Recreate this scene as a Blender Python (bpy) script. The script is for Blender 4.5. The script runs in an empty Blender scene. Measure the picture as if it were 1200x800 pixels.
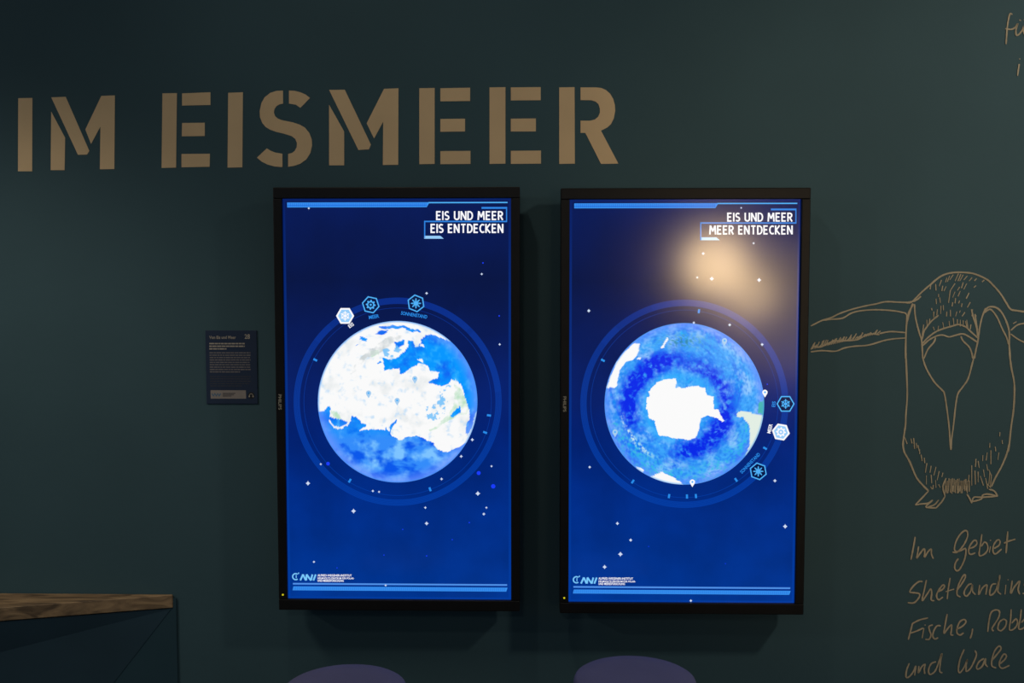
import bpy, bmesh, math, random
import numpy as np
from mathutils import Vector, Matrix, noise

random.seed(7)
S = bpy.context.scene
COL = S.collection

# ------------------------------------------------------------------ camera
F = 1166.7                       # focal length in pixels of the 1200 px frame (35 mm lens)
CAM = Vector((0.0, -3.07, 1.45))
R = (Matrix.Rotation(math.radians(1.2354), 3, 'Z') @ Matrix.Rotation(math.radians(-3.4455), 3, 'X')
     @ Matrix.Rotation(math.radians(0.0235), 3, 'Y'))
cd = bpy.data.cameras.new('camera'); cd.lens = 35.0; cd.sensor_width = 36.0; cd.clip_start = 0.05
cam = bpy.data.objects.new('camera', cd); COL.objects.link(cam)
rx, fw, up = R.col[0], R.col[1], R.col[2]
M4 = Matrix((rx, up, -fw)).transposed().to_4x4(); M4.translation = CAM
cam.matrix_world = M4
S.camera = cam

# ------------------------------------------------------------------ world, lamps, exposure
PA, PB, PC, PF, PG, PE, PW = 54, 26, 104, 52, 36, 93, 0.145    # lamp powers and the dim room light
vs = S.view_settings
vs.view_transform = 'Standard'; vs.look = 'None'; vs.exposure = 0.0; vs.gamma = 1.0; vs.use_curve_mapping = False
w = bpy.data.worlds.new('World'); S.world = w; w.use_nodes = True
w.node_tree.nodes['Background'].inputs['Color'].default_value = (0.55, 0.75, 1.0, 1)
w.node_tree.nodes['Background'].inputs['Strength'].default_value = PW

def lamp(name, loc, target, power, color, radius, angle=None, blend=1.0):
    l = bpy.data.lights.new(name, 'SPOT' if angle else 'POINT')
    l.energy = power; l.color = color; l.shadow_soft_size = radius
    o = bpy.data.objects.new(name, l); COL.objects.link(o); o.location = loc
    if angle:
        l.spot_size = math.radians(angle); l.spot_blend = blend
        o.rotation_euler = (Vector(target) - Vector(loc)).to_track_quat('-Z', 'Y').to_euler()
    return o
WARM = (1.0, 0.90, 0.76); AMBER = (1.0, 0.69, 0.35)
lamp('spotlight_far_left', (-4.6, -2.7, 2.9), (0.3, 0, 1.35), PA, WARM, 0.10, 60)
lamp('spotlight_above', (-0.75, -1.5, 3.75), (0.1, 0, 1.3), PB, WARM, 0.09, 80)
lamp('spotlight_right', (2.6, -1.9, 3.1), (1.4, 0, 1.1), PC, WARM, 0.12, 80)
lamp('bench_fill_spot', (-2.1, -1.25, 2.6), (-1.5, -0.05, 0.45), PF, WARM, 0.22, 70)  # added fill spot, brightens the bench and the lower left wall
lamp('room_fill', (-0.6, -5.6, 3.2), None, PG, WARM, 0.2)  # added frontal fill behind the camera, lifts the whole wall
# lamps of the lit exhibit across the room, seen as the warm reflection in the right screen
lamp('exhibit_spotlight', (1.606, -6.0, 1.606), (1.30, -0.1, 1.45), PE, AMBER, 0.25, 26, 0.6)
lamp('exhibit_spotlight_low', (1.925, -6.0, 1.335), (1.40, -0.1, 1.40), PE*0.30, AMBER, 0.20, 26, 0.6)
lamp('exhibit_glow', (2.266, -6.0, 1.184), (1.40, -0.1, 1.40), PE*0.32, AMBER, 0.60, 40, 0.6)

# ------------------------------------------------------------------ helpers
def lin(c):
    return tuple(((v/255)/12.92 if v/255 <= 0.04045 else ((v/255+0.055)/1.055)**2.4) for v in c)
def ray(px, py):
    return R @ Vector(((px-600)/F, 1.0, (400-py)/F))
def on_y(px, py, y=0.0):            # where the line of sight through a measured point meets the plane y
    d = ray(px, py); t = (y-CAM.y)/d.y
    return CAM + d*t
def on_z(px, py, z):
    d = ray(px, py); t = (z-CAM.z)/d.z
    return CAM + d*t

def tag(o, label=None, cat=None, group=None, kind=None):
    if label: o['label'] = label
    if cat: o['category'] = cat
    if group: o['group'] = group
    if kind: o['kind'] = kind
    return o
def mesh(name, V, Fc, mat, parent=None, smooth=False):
    m = bpy.data.meshes.new(name)
    m.from_pydata([tuple(v) for v in V], [], [tuple(f) for f in Fc]); m.update()
    if mat: m.materials.append(mat)
    if smooth: m.polygons.foreach_set('use_smooth', [True]*len(m.polygons))
    o = bpy.data.objects.new(name, m); COL.objects.link(o)
    if parent: o.parent = parent
    return o
def empty(name, loc):
    o = bpy.data.objects.new(name, None); COL.objects.link(o); o.location = loc
    o.empty_display_size = 0.1
    return o
def bm_obj(name, bm, mat, parent=None, smooth=False):
    m = bpy.data.meshes.new(name); bm.to_mesh(m); bm.free()
    m.materials.append(mat)
    if smooth: m.polygons.foreach_set('use_smooth', [True]*len(m.polygons))
    o = bpy.data.objects.new(name, m); COL.objects.link(o)
    if parent: o.parent = parent
    return o
def box(bm, lo, hi, bev=0.0):
    lo, hi = Vector(lo), Vector(hi)
    r = bmesh.ops.create_cube(bm, size=1.0)
    c, s = (lo+hi)/2, hi-lo
    for v in r['verts']: v.co = Vector((v.co.x*s.x, v.co.y*s.y, v.co.z*s.z)) + c
    if bev:
        ed = list({e for v in r['verts'] for e in v.link_edges})
        bmesh.ops.bevel(bm, geom=ed, offset=bev, segments=2, affect='EDGES', profile=0.5)
class MB:                          # collects flat pieces
    def __init__(s): s.V = []; s.F = []
    def poly(s, pts):
        n = len(s.V); s.V += [tuple(p) for p in pts]; s.F.append(tuple(range(n, n+len(pts))))
    def add(s, V, Fc):
        n = len(s.V); s.V += [tuple(p) for p in V]; s.F += [tuple(i+n for i in f) for f in Fc]
def catmull(P, n=5):
    P = [Vector(p) for p in P]
    if len(P) < 3: return P
    Q = [2*P[0]-P[1]] + P + [2*P[-1]-P[-2]]
    out = []
    for i in range(1, len(Q)-2):
        a, b, c, d = Q[i-1:i+3]
        for k in range(n):
            t = k/n
            out.append(0.5*((2*b)+(c-a)*t+(2*a-5*b+4*c-d)*t*t+(3*b-a-3*c+d)*t**3))
    out.append(P[-1])
    return out
def ribbon(mb, P, width, to3, jit=0.12):        # a stroke of paint or light
    n = len(P); L = []; Rr = []
    for i, p in enumerate(P):
        a = P[max(i-1, 0)]; b = P[min(i+1, n-1)]
        t = (b-a)
        t = t.normalized() if t.length > 1e-6 else Vector((1, 0))
        nn = Vector((-t.y, t.x))
        ww = width/2*(1+random.uniform(-jit, jit))
        if jit and i in (0, n-1): ww *= 0.7
        L.append(p+nn*ww); Rr.append(p-nn*ww)
    V = [to3(q) for q in L] + [to3(q) for q in Rr]
    mb.add(V, [(i, n+i, n+i+1, i+1) for i in range(n-1)])

_txt = {}
def text_geo(s, bold=0.0, spacing=1.0):        # outline of a word fitted to the unit box
    k = (s, bold, spacing)
    if k in _txt: return _txt[k]
    c = bpy.data.curves.new('t', 'FONT'); c.body = s; c.offset = bold; c.space_character = spacing; c.resolution_u = 3
    c.fill_mode = 'FRONT' if hasattr(c, 'fill_mode') else c.fill_mode
    o = bpy.data.objects.new('t', c); COL.objects.link(o)
    dg = bpy.context.evaluated_depsgraph_get(); me = o.evaluated_get(dg).to_mesh()
    V = np.array([v.co[:2] for v in me.vertices]); Fc = [tuple(p.vertices) for p in me.polygons]
    bpy.data.objects.remove(o); bpy.data.curves.remove(c)
    V = (V-V.min(0))/(V.max(0)-V.min(0))
    _txt[k] = (V, Fc); return _txt[k]
def put_text(mb, s, p0, ux, uy, to3, bold=0.0, spacing=1.0):   # p0 = baseline left, ux = along, uy = up
    V, Fc = text_geo(s, bold, spacing)
    p0, ux, uy = Vector(p0), Vector(ux), Vector(uy)
    mb.add([to3(p0+ux*float(a)+uy*float(b)) for a, b in V], Fc)

# ------------------------------------------------------------------ materials
def new_mat(name):
    m = bpy.data.materials.new(name); m.use_nodes = True
    return m, m.node_tree.nodes, m.node_tree.links, m.node_tree.nodes['Principled BSDF']
def plain(name, c, rough=0.6, metal=0.0, spec=0.5, noise_scale=None, var=0.12, bump=0.0):
    m, N, L, B = new_mat(name)
    B.inputs['Roughness'].default_value = rough; B.inputs['Metallic'].default_value = metal
    B.inputs['Specular IOR Level'].default_value = spec
    c = tuple(c)
    if noise_scale:
        tc = N.new('ShaderNodeTexCoord'); nz = N.new('ShaderNodeTexNoise')
        nz.inputs['Scale'].default_value = noise_scale; nz.inputs['Detail'].default_value = 6
        L.new(tc.outputs['Object'], nz.inputs['Vector'])
        rp = N.new('ShaderNodeValToRGB')
        rp.color_ramp.elements[0].color = tuple(v*(1-var) for v in c)+(1,)
        rp.color_ramp.elements[1].color = tuple(v*(1+var) for v in c)+(1,)
        rp.color_ramp.elements[0].position = 0.3; rp.color_ramp.elements[1].position = 0.7
        L.new(nz.outputs['Fac'], rp.inputs['Fac']); L.new(rp.outputs['Color'], B.inputs['Base Color'])
        if bump:
            bp = N.new('ShaderNodeBump'); bp.inputs['Strength'].default_value = bump; bp.inputs['Distance'].default_value = 0.002
            n2 = N.new('ShaderNodeTexNoise'); n2.inputs['Scale'].default_value = noise_scale*25; n2.inputs['Detail'].default_value = 3
            L.new(tc.outputs['Object'], n2.inputs['Vector'])
            L.new(n2.outputs['Fac'], bp.inputs['Height']); L.new(bp.outputs['Normal'], B.inputs['Normal'])
    else:
        B.inputs['Base Color'].default_value = c+(1,)
    return m
def glow(name, rgb, strength=1.0):             # lit picture elements behind the screen's matt glass
    m, N, L, B = new_mat(name)
    B.inputs['Base Color'].default_value = (0.0, 0.0, 0.0, 1)
    B.inputs['Roughness'].default_value = SCREEN_ROUGH; B.inputs['Specular IOR Level'].default_value = 0.5
    B.inputs['Emission Color'].default_value = lin(rgb)+(1,)
    B.inputs['Emission Strength'].default_value = strength
    return m
SCREEN_ROUGH = 0.135

m_wall = plain('teal_wall_paint', (0.049, 0.102, 0.120), 0.75, noise_scale=1.7, var=0.07, bump=0.25, spec=0.25)
m_beige = plain('beige_wall_print', (0.80, 0.58, 0.33), 0.8, noise_scale=6, var=0.05, spec=0.2)
m_sketch = plain('sketch_line_print', (0.47, 0.40, 0.275), 0.8, noise_scale=14, var=0.18, spec=0.2)
m_floor = plain('dark_floor', (0.03, 0.032, 0.036), 0.5, noise_scale=3, var=0.15, bump=0.1)
m_ceil = plain('dark_ceiling', (0.02, 0.024, 0.028), 0.9, noise_scale=3)
m_bezel = plain('black_bezel', (0.010, 0.0095, 0.0095), 0.42, noise_scale=30, var=0.1, spec=0.2)
m_house = plain('black_housing', (0.008, 0.008, 0.009), 0.55, noise_scale=30, var=0.1)
m_steel = plain('dark_steel', (0.05, 0.05, 0.055), 0.45, 0.8, noise_scale=20)
m_logo = plain('pale_metal_lettering', (0.55, 0.5, 0.38), 0.35, 0.3, noise_scale=40)
m_seat = plain('lilac_seat_fabric', (0.135, 0.130, 0.235), 0.8, noise_scale=5, var=0.10, bump=0.3)
m_seat_side = plain('lilac_seat_side', (0.13, 0.12, 0.21), 0.8, noise_scale=5, var=0.10, bump=0.3)
m_base = plain('dark_stool_base', (0.02, 0.02, 0.024), 0.5, noise_scale=10)
m_bench = plain('navy_bench_panel', (0.040, 0.085, 0.115), 0.6, noise_scale=4, var=0.1, bump=0.1, spec=0.3)
m_panel = plain('navy_info_panel', (0.020, 0.036, 0.075), 0.5, noise_scale=8, var=0.08, spec=0.3)
m_ptxt = plain('panel_heading_print', (0.42, 0.37, 0.30), 0.7, noise_scale=50, var=0.1)
m_ptxt2 = plain('panel_body_print', (0.19, 0.17, 0.17), 0.7, noise_scale=50, var=0.1)
m_pbox = plain('panel_logo_field', (0.30, 0.26, 0.23), 0.7, noise_scale=50, var=0.06)
m_pdark = plain('panel_dark_print', (0.06, 0.055, 0.06), 0.7, noise_scale=50)
m_pblue = plain('panel_blue_print', (0.08, 0.17, 0.27), 0.7, noise_scale=50)

def wood():
    m, N, L, B = new_mat('rough_timber')
    tc = N.new('ShaderNodeTexCoord'); mp = N.new('ShaderNodeMapping')
    mp.inputs['Scale'].default_value = (2.2, 14, 14)
    nz = N.new('ShaderNodeTexNoise'); nz.inputs['Scale'].default_value = 2.2; nz.inputs['Detail'].default_value = 8; nz.inputs['Distortion'].default_value = 1.2
    rp = N.new('ShaderNodeValToRGB')
    rp.color_ramp.elements[0].position = 0.36; rp.color_ramp.elements[0].color = (0.11, 0.072, 0.040, 1)
    rp.color_ramp.elements[1].position = 0.66; rp.color_ramp.elements[1].color = (0.40, 0.262, 0.135, 1)
    bp = N.new('ShaderNodeBump'); bp.inputs['Strength'].default_value = 0.4; bp.inputs['Distance'].default_value = 0.003
    L.new(tc.outputs['Object'], mp.inputs['Vector']); L.new(mp.outputs['Vector'], nz.inputs['Vector'])
    L.new(nz.outputs['Fac'], rp.inputs['Fac']); L.new(rp.outputs['Color'], B.inputs['Base Color'])
    L.new(nz.outputs['Fac'], bp.inputs['Height']); L.new(bp.outputs['Normal'], B.inputs['Normal'])
    B.inputs['Roughness'].default_value = 0.7
    return m
m_wood = wood()

# ------------------------------------------------------------------ the room
def slab(name, lo, hi, mat, kind='structure', parent=None, label=None, cat=None):
    bm = bmesh.new(); box(bm, lo, hi)
    o = bm_obj(name, bm, mat, parent)
    return tag(o, label, cat, kind=kind)
wall = slab('wall_back', (-5, 0, 0), (5, 0.15, 4.2), m_wall,
            label='dark teal painted museum wall with beige lettering and a penguin sketch', cat='wall')
slab('floor', (-5, -7.5, -0.1), (5, 0.15, 0), m_floor, label='dark floor in front of the teal wall', cat='floor')
slab('ceiling', (-5, -7.5, 4.2), (5, 0.15, 4.3), m_ceil, label='dark ceiling above the teal wall', cat='ceiling')

PAINT = -0.0012
def wall3(p): return on_y(p[0], p[1], PAINT)

# stencil lettering IM EISMEER: every letter its own piece
lettering = tag(empty('wall_lettering', (0, 0, 0)), 'large beige stencil lettering reading IM EISMEER'); lettering.parent = wall
def A(pts): return [(x/3, 80+y/3) for x, y in pts]
def Bc(pts): return [(370+x/3, 80+y/3) for x, y in pts]
letters = [
 [A([(64,105),(114,104),(113,362),(63,362)])],
 [A([(180,152),(229,244),(227,358),(178,358)]), A([(180,102),(231,100),(314,290),(306,303),(274,304)]),
  A([(356,97),(404,95),(402,354),(351,355),(353,205),(320,266),(300,215)])],
 [A([(571,88),(622,87),(619,349),(568,350)]), A([(640,88),(740,84),(740,129),(640,131)]),
  A([(640,192),(720,191),(720,238),(639,239)]), A([(638,301),(738,300),(737,346),(638,348)])],
 [A([(802,86),(854,84),(852,348),(800,349)])],
 [A([(1016,78),(1036,79),(1056,84),(1074,92),(1090,104),(1056,139),(1040,128),(1016,124)]),
  A([(995,78),(972,79),(950,86),(930,102),(919,122),(913,150),(914,172),(922,192),(934,206),(948,215),(970,223),(995,229),(1025,238),
     (1038,248),(1044,262),(1043,277),(1036,290),(1027,297),(1013,301),(1013,346),(1034,343),(1056,335),(1077,320),(1091,298),(1097,272),(1096,250),(1088,228),
     (1072,208),(1054,198),(1030,190),(990,182),(976,176),(967,168),(963,155),(965,143),(972,133),(982,127),(995,124)]),
  A([(993,300),(968,296),(952,290),(938,281),(903,314),(920,328),(940,338),(965,345),(993,347)])],
 [Bc([(47,128),(100,222),(100,341),(47,341)]), Bc([(47,76),(102,75),(194,268),(187,285),(150,287)]),
  Bc([(240,72),(291,70),(290,339),(236,340),(237,188),(205,247),(179,193)])],
 [Bc([(364,70),(418,69),(418,336),(364,337)]), Bc([(438,70),(543,68),(543,115),(438,116)]),
  Bc([(438,178),(525,177),(525,222),(438,223)]), Bc([(438,291),(544,290),(544,336),(438,337)])],
 [Bc([(611,67),(667,66),(667,335),(611,336)]), Bc([(686,67),(791,66),(791,112),(686,113)]),
  Bc([(686,177),(774,176),(774,222),(686,222)]), Bc([(686,290),(792,289),(792,335),(686,336)])],
 [Bc([(856,67),(910,66),(911,335),(856,336)]),
  Bc([(931,67),(985,67),(1004,69),(1020,76),(1035,89),(1046,108),(1052,130),(1053,150),(1048,176),(1038,196),(1025,208),(1003,219),(1064,335),(1003,336),
      (948,227),(931,227),(931,184),(965,184),(981,180),(993,170),(999,156),(999,142),(994,126),(984,117),(968,112),(931,112)])],
]
for L_ in letters:
    mb = MB()
    for P in L_: mb.poly([wall3(p) for p in reversed(P)])
    mesh('stencil_letter', mb.V, mb.F, m_beige, lettering)

# penguin sketch
sketch = tag(empty('penguin_sketch', (0, 0, 0)), 'beige line drawing of a penguin with spread flippers'); sketch.parent = wall
def cr(ox, oy, s): return lambda pts: [(ox+x/s, oy+y/s) for x, y in pts]
pa, pb, pc, pd = cr(940,305,6.954), cr(1060,310,7.27), cr(1050,410,6.667), cr(1050,520,8)
import itertools
_layer = itertools.count()
def strokes(name, lines, width, mat, parent, n=5, jit=0.15):
    mb = MB()
    for i, P in enumerate(lines):
        k = next(_layer)
        ribbon(mb, catmull(P, n), width, (lambda p, k=k: on_y(p[0], p[1], PAINT-k*4e-6)), jit)
    return mesh(name, mb.V, mb.F, mat, parent)
strokes('outline', [
 pb([(0,322),(60,318),(140,240),(220,170),(300,105),(370,75),(450,65),(530,68),(600,80),(700,125),(760,180),(820,250),(870,330),(905,380),(960,392),(1040,404),(1300,440)]),
 pb([(70,315),(110,295),(140,268)]),
 pb([(75,335),(40,400),(20,480),(12,600),(8,800)]),
 pc([(75,0),(82,150),(88,350),(78,500),(75,580),(65,650),(55,740),(67,800)]),
 pd([(67,30),(80,80),(130,170),(190,310),(250,385),(305,440)]),
 pb([(685,390),(720,360),(780,365),(830,410),(870,490),(890,560),(895,640)]),
 pb([(895,600),(892,680),(902,800)]),
 pc([(885,0),(900,130),(925,270),(920,450),(900,600),(880,790)]),
 pd([(1060,0),(1040,90),(990,210),(930,320),(895,400)]),
], 2.0, m_sketch, sketch)
strokes('face', [
 pb([(85,335),(92,440),(120,560),(145,640),(150,690),(155,800)]),
 pc([(205,0),(212,70),(240,150),(300,250),(360,312),(378,340),(395,440),(415,600),(428,780)]),
 pc([(628,0),(600,90),(565,220),(520,290),(485,340),(468,420),(450,580),(435,700),(430,780)]),
 pb([(155,670),(190,630),(260,575),(330,545),(400,525),(460,510),(520,530),(570,575),(625,625)]),
 pb([(155,690),(210,640),(280,605),(330,600),(380,615),(440,600),(500,590),(560,620),(620,660)]),
 pb([(265,620),(250,660),(200,720),(165,800)]), pb([(480,610),(500,650),(550,700),(572,750),(582,800)]),
 pb([(570,380),(590,460),(615,540),(622,610)]), pb([(600,420),(612,500),(622,560)]),
 pb([(690,370),(660,450),(640,540),(625,650),(605,740),(597,800)]),
 pb([(680,410),(710,387),(740,385),(790,450),(830,540),(870,620),(888,680)]),
 pb([(148,640),(165,570),(190,530),(230,480),(290,430)]), pb([(152,600),(163,510)]),
], 1.8, m_sketch, sketch)
strokes('flipper', [
 pa([(70,535),(160,490),(240,465),(300,435),(400,400),(520,370),(600,355),(680,337),(780,340),(850,342),(900,335)]),
 pa([(160,488),(240,480),(330,470),(400,430),(480,410),(600,402),(720,408),(800,420),(850,440),(850,520)]),
 pa([(900,350),(872,440),(852,520),(846,600),(845,720)]),
 pa([(630,596),(720,580),(840,588)]),
 pa([(70,745),(160,735),(270,740),(340,715),(420,700),(540,690),(660,655),(740,640),(840,632)]),
 pa([(70,725),(100,700),(150,705),(250,660),(340,655),(450,645),(540,600),(630,605)]),
] + [pa([(x, 725-(x-70)*0.235), (x+14+random.uniform(0,20), 680-(x-70)*0.205+random.uniform(-14,14))]) for x in range(72, 620, 15)],
 1.7, m_sketch, sketch)
strokes('flipper', [pb([(905,560),(960,515),(1018,500),(1100,492)]), pb([(905,590),(960,630),(1018,660),(1100,690)]), pb([(925,502),(955,485)])], 1.7, m_sketch, sketch)
hz = [(360,110,350,150),(385,95,365,145),(415,85,385,130),(460,75,430,140),(480,80,455,140),(500,85,470,140),(535,95,505,130),(575,110,550,140),(615,118,595,138),
      (680,130,660,148),(225,165,218,210),(265,165,268,220),(315,130,295,185),(325,180,318,225),(355,185,335,225),(430,160,390,220),(390,220,375,325),(470,190,450,220),
      (500,150,485,200),(530,160,505,210),(610,178,590,195),(430,230,410,280),(475,225,455,270),(550,240,525,290),(290,250,290,275),(268,290,272,335),(300,280,305,325),
      (435,285,430,330),(410,320,405,355),(470,305,460,330),(490,330,485,360),(560,320,535,365),(230,370,235,390),(280,380,275,430),(310,350,308,420),(330,345,332,390),
      (250,400,248,450),(360,400,358,440),(390,385,392,440),(445,400,435,440),(475,390,468,410),(515,405,490,440),(215,460,212,500),(190,470,192,530),(245,530,255,560),
      (290,520,285,555),(325,490,335,540),(380,480,385,530),(415,455,420,510),(450,465,450,505),(475,470,475,525),(500,475,500,530),(530,470,540,540),(565,510,560,550),(520,480,530,530),(580,380,575,440),(610,430,600,480)]
strokes('feather_hatching', [pb([(a,b),(c,d)]) for a,b,c,d in hz], 1.6, m_sketch, sketch, jit=0.3)
hd = [(80,-65,105,0),(165,-55,175,45),(140,-50,150,-5),(190,-10,195,40),(205,10,225,90),(220,50,222,95),(235,100,245,160),(265,130,270,180),(290,180,275,270),(330,205,318,270),(375,215,355,295),(405,255,385,340),
      (440,270,430,310),(285,295,285,380),(330,290,335,370),(370,340,375,410),(325,400,340,425),(350,385,345,425),(400,380,415,410),(710,200,710,390),(750,140,745,215),(770,160,780,225),
      (740,250,745,380),(770,260,770,360),(815,105,812,160),(855,80,845,155),(890,60,890,190),(930,25,935,70),(965,80,955,150),(880,-10,878,35),(850,190,860,250),(820,240,830,310),(880,260,870,380),
      (895,290,885,400),(790,300,820,390),(840,320,860,420),(975,-110,972,-70),(995,-35,998,0),(850,370,890,410),(685,290,680,350),(650,330,655,380),(870,240,895,300)]
hd += [(x, 322+random.uniform(0,30), x-random.uniform(0,8), 440+random.uniform(-20,30)) for x in range(465, 690, 16)]
hd += [(x, 390, x-4, 440+random.uniform(0,25)) for x in range(470, 670, 22)]
strokes('belly_hatching', [pd([(a,b),(c,d)]) for a,b,c,d in hd], 1.5, m_sketch, sketch, jit=0.3)
strokes('foot', [pd([(305,440),(250,500),(180,572)]), pd([(180,572),(240,562),(300,555),(345,525)]), pd([(345,528),(290,575),(280,595)]),
                 pd([(280,595),(330,598),(375,600)]), pd([(300,590),(360,570),(400,525)]), pd([(375,600),(430,540),(460,490)]), pd([(460,490),(440,400),(470,320)])], 1.8, m_sketch, sketch, n=3)
strokes('foot', [pd([(665,470),(690,510),(712,555)]), pd([(712,550),(730,500),(800,500),(955,490)]), pd([(955,490),(920,440),(870,425)]),
                 pd([(720,540),(800,516),(812,480),(865,470),(950,488)])], 1.8, m_sketch, sketch, n=3)

# handwriting
p7, p8, p6 = cr(1050,610,8), cr(1050,700,8), cr(1140,0,8)
def dot(x, y): return [(x-4,y-1),(x+6,y+1)]
words = [
 (p7, [[(180,150),(165,240),(140,365)], [(212,240),(203,300),(195,350),(230,300),(264,262),(270,300),(268,340),(300,290),(330,265),(332,310),(350,355)]]),
 (p7, [[(530,293),(570,295),(610,260),(650,200),(672,140),(665,98),(640,95),(600,130),(565,190),(548,260),(565,288),(610,278),(650,260),(655,300),(640,370),(600,450),(570,468),(550,440),(560,390),(585,355)],
       [(685,260),(730,245),(758,215),(750,185),(725,190),(690,240),(682,290),(700,315),(745,300)], [(805,125),(795,200),(780,320),(825,315),(860,270),(855,220),(830,200),(800,240)],
       [(885,240),(875,300)], dot(885,183), [(920,260),(965,230),(975,190),(950,180),(915,230),(910,290),(935,310),(990,265)], [(1048,100),(1040,200),(1032,305)], [(1012,210),(1060,190),(1120,172)]]),
 (p7, [[(250,570),(215,570),(165,610),(130,665),(180,675),(220,685),(215,720),(170,768),(110,768)], [(285,555),(265,650),(245,750),(290,690),(325,640),(335,680),(330,740),(360,750)],
       [(395,665),(440,640),(455,610),(435,605),(395,660),(380,705),(400,740),(440,715)], [(508,535),(490,640),(480,735)], [(465,665),(545,640)],
       [(565,660),(610,600),(650,530),(640,505),(610,550),(580,620),(572,690),(605,715)], [(710,590),(680,600),(645,650),(640,690),(665,705),(700,660),(715,600),(718,660),(745,692)],
       [(785,600),(775,690),(810,630),(850,600),(850,640),(842,692)], [(940,590),(900,600),(880,660),(885,698),(925,670),(955,600),(975,510),(962,600),(955,660),(985,690)],
       [(1030,600),(1022,690)], dot(1050,553), [(1090,560),(1075,680),(1110,620),(1160,565),(1145,640),(1160,690)], [(1188,682),(1215,676),(1228,640),(1205,600),(1225,570)]]),
 (p8, [[(155,240),(140,300),(115,395)], [(150,245),(220,210),(300,190)], [(125,335),(190,315),(255,285)], [(262,285),(245,380)], dot(272,257),
       [(345,255),(310,270),(315,310),(328,350),(310,390),(275,390)], [(420,265),(385,265),(355,310),(345,360),(365,388),(395,375)], [(480,155),(460,260),(450,335),(485,290),(520,255),(520,300),(515,345),(538,352)],
       [(570,295),(620,270),(655,230),(640,205),(600,225),(575,280),(572,330),(600,350),(635,330)], [(718,290),(712,335),(695,385)]]),
 (p8, [[(885,150),(870,230),(860,320)], [(880,170),(900,130),(940,115),(970,130),(965,180),(930,240),(900,290),(915,315)], [(1010,200),(970,230),(955,290),(985,310),(1025,270),(1035,220),(1010,200)],
       [(1080,110),(1075,200),(1065,300),(1110,290),(1140,240),(1125,200),(1085,240)], [(1175,110),(1165,200),(1150,290),(1195,285),(1225,240),(1210,200),(1175,235)]]),
 (p8, [[(125,615),(100,680),(95,745),(125,740),(165,690),(185,640),(175,730)], [(215,640),(210,705),(240,650),(272,625),(265,670),(270,715)],
       [(375,600),(330,620),(305,680),(320,720),(365,690),(400,610),(430,525),(415,620),(410,690),(435,705)]]),
 (p8, [[(640,485),(600,580),(585,680),(605,700),(645,640),(668,580),(658,640),(660,690),(700,660),(740,580),(755,530),(740,495)],
       [(825,570),(780,600),(755,650),(770,670),(810,640),(840,570),(838,620),(860,650)], [(890,600),(940,540),(985,480),(965,455),(925,500),(900,580),(900,640),(940,660)],
       [(975,620),(1020,580),(1035,545),(1010,530),(975,590),(970,640),(1000,662),(1065,635)]]),
 (p6, [[(372,135),(350,130),(335,180),(322,270),(312,415)], [(305,268),(360,275),(400,255),(422,220),(405,280),(410,330),(440,315),(470,270),(478,240),(475,290),(490,330)], dot(440,188), dot(447,192), dot(480,186),
       [(530,230),(520,330),(540,270),(580,240)]]),
 (p6, [[(435,600),(428,650),(420,710)], dot(440,552)]),
]
hand = tag(empty('wall_handwriting', (0, 0, 0)), 'beige handwritten lines beside and below the penguin sketch'); hand.parent = wall
for fn, ls in words:
    strokes('handwritten_word', [fn(l) for l in ls], 1.75, m_sketch, hand, n=5, jit=0.2)

# ------------------------------------------------------------------ screens
FRONT = -0.100                                   # plane of the lit panels
OW, OH = 0.7327, 1.2755                          # outside of the bezel
SW, SH = 0.6804, 1.2096                          # lit area (portrait)

def backdrop_mat():
    m, N, L, B = new_mat('screen_night_sky')
    B.inputs['Base Color'].default_value = (0, 0, 0, 1)
    B.inputs['Roughness'].default_value = SCREEN_ROUGH; B.inputs['Specular IOR Level'].default_value = 0.5
    tc = N.new('ShaderNodeTexCoord'); sp = N.new('ShaderNodeSeparateXYZ'); L.new(tc.outputs['Generated'], sp.inputs[0])
    rp = N.new('ShaderNodeValToRGB'); e = rp.color_ramp.elements
    e[0].position = 0.0; e[0].color = lin((0, 52, 142))+(1,)
    e[1].position = 1.0; e[1].color = lin((0, 20, 84))+(1,)
    for p, c in ((0.2, (0, 45, 134)), (0.45, (0, 30, 110)), (0.62, (0, 22, 90)), (0.8, (0, 14, 66))):
        k = e.new(p); k.color = lin(c)+(1,)
    L.new(sp.outputs['Z'], rp.inputs['Fac'])
    nz = N.new('ShaderNodeTexNoise'); nz.inputs['Scale'].default_value = 5.5; nz.inputs['Detail'].default_value = 5
    L.new(tc.outputs['Object'], nz.inputs['Vector'])
    mr = N.new('ShaderNodeMapRange'); mr.inputs['From Min'].default_value = 0.35; mr.inputs['From Max'].default_value = 0.7
    mr.inputs['To Min'].default_value = 0.88; mr.inputs['To Max'].default_value = 1.18
    L.new(nz.outputs['Fac'], mr.inputs['Value'])
    mx = N.new('ShaderNodeVectorMath'); mx.operation = 'SCALE'
    L.new(rp.outputs['Color'], mx.inputs[0]); L.new(mr.outputs['Result'], mx.inputs['Scale'])
    L.new(mx.outputs['Vector'], B.inputs['Emission Color']); B.inputs['Emission Strength'].default_value = 1.0
    return m
def globe_mat():
    m, N, L, B = new_mat('screen_globe_picture')
    B.inputs['Base Color'].default_value = (0, 0, 0, 1)
    B.inputs['Roughness'].default_value = SCREEN_ROUGH
    at = N.new('ShaderNodeAttribute'); at.attribute_name = 'picture'
    L.new(at.outputs['Color'], B.inputs['Emission Color']); B.inputs['Emission Strength'].default_value = 1.0
    return m
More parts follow.
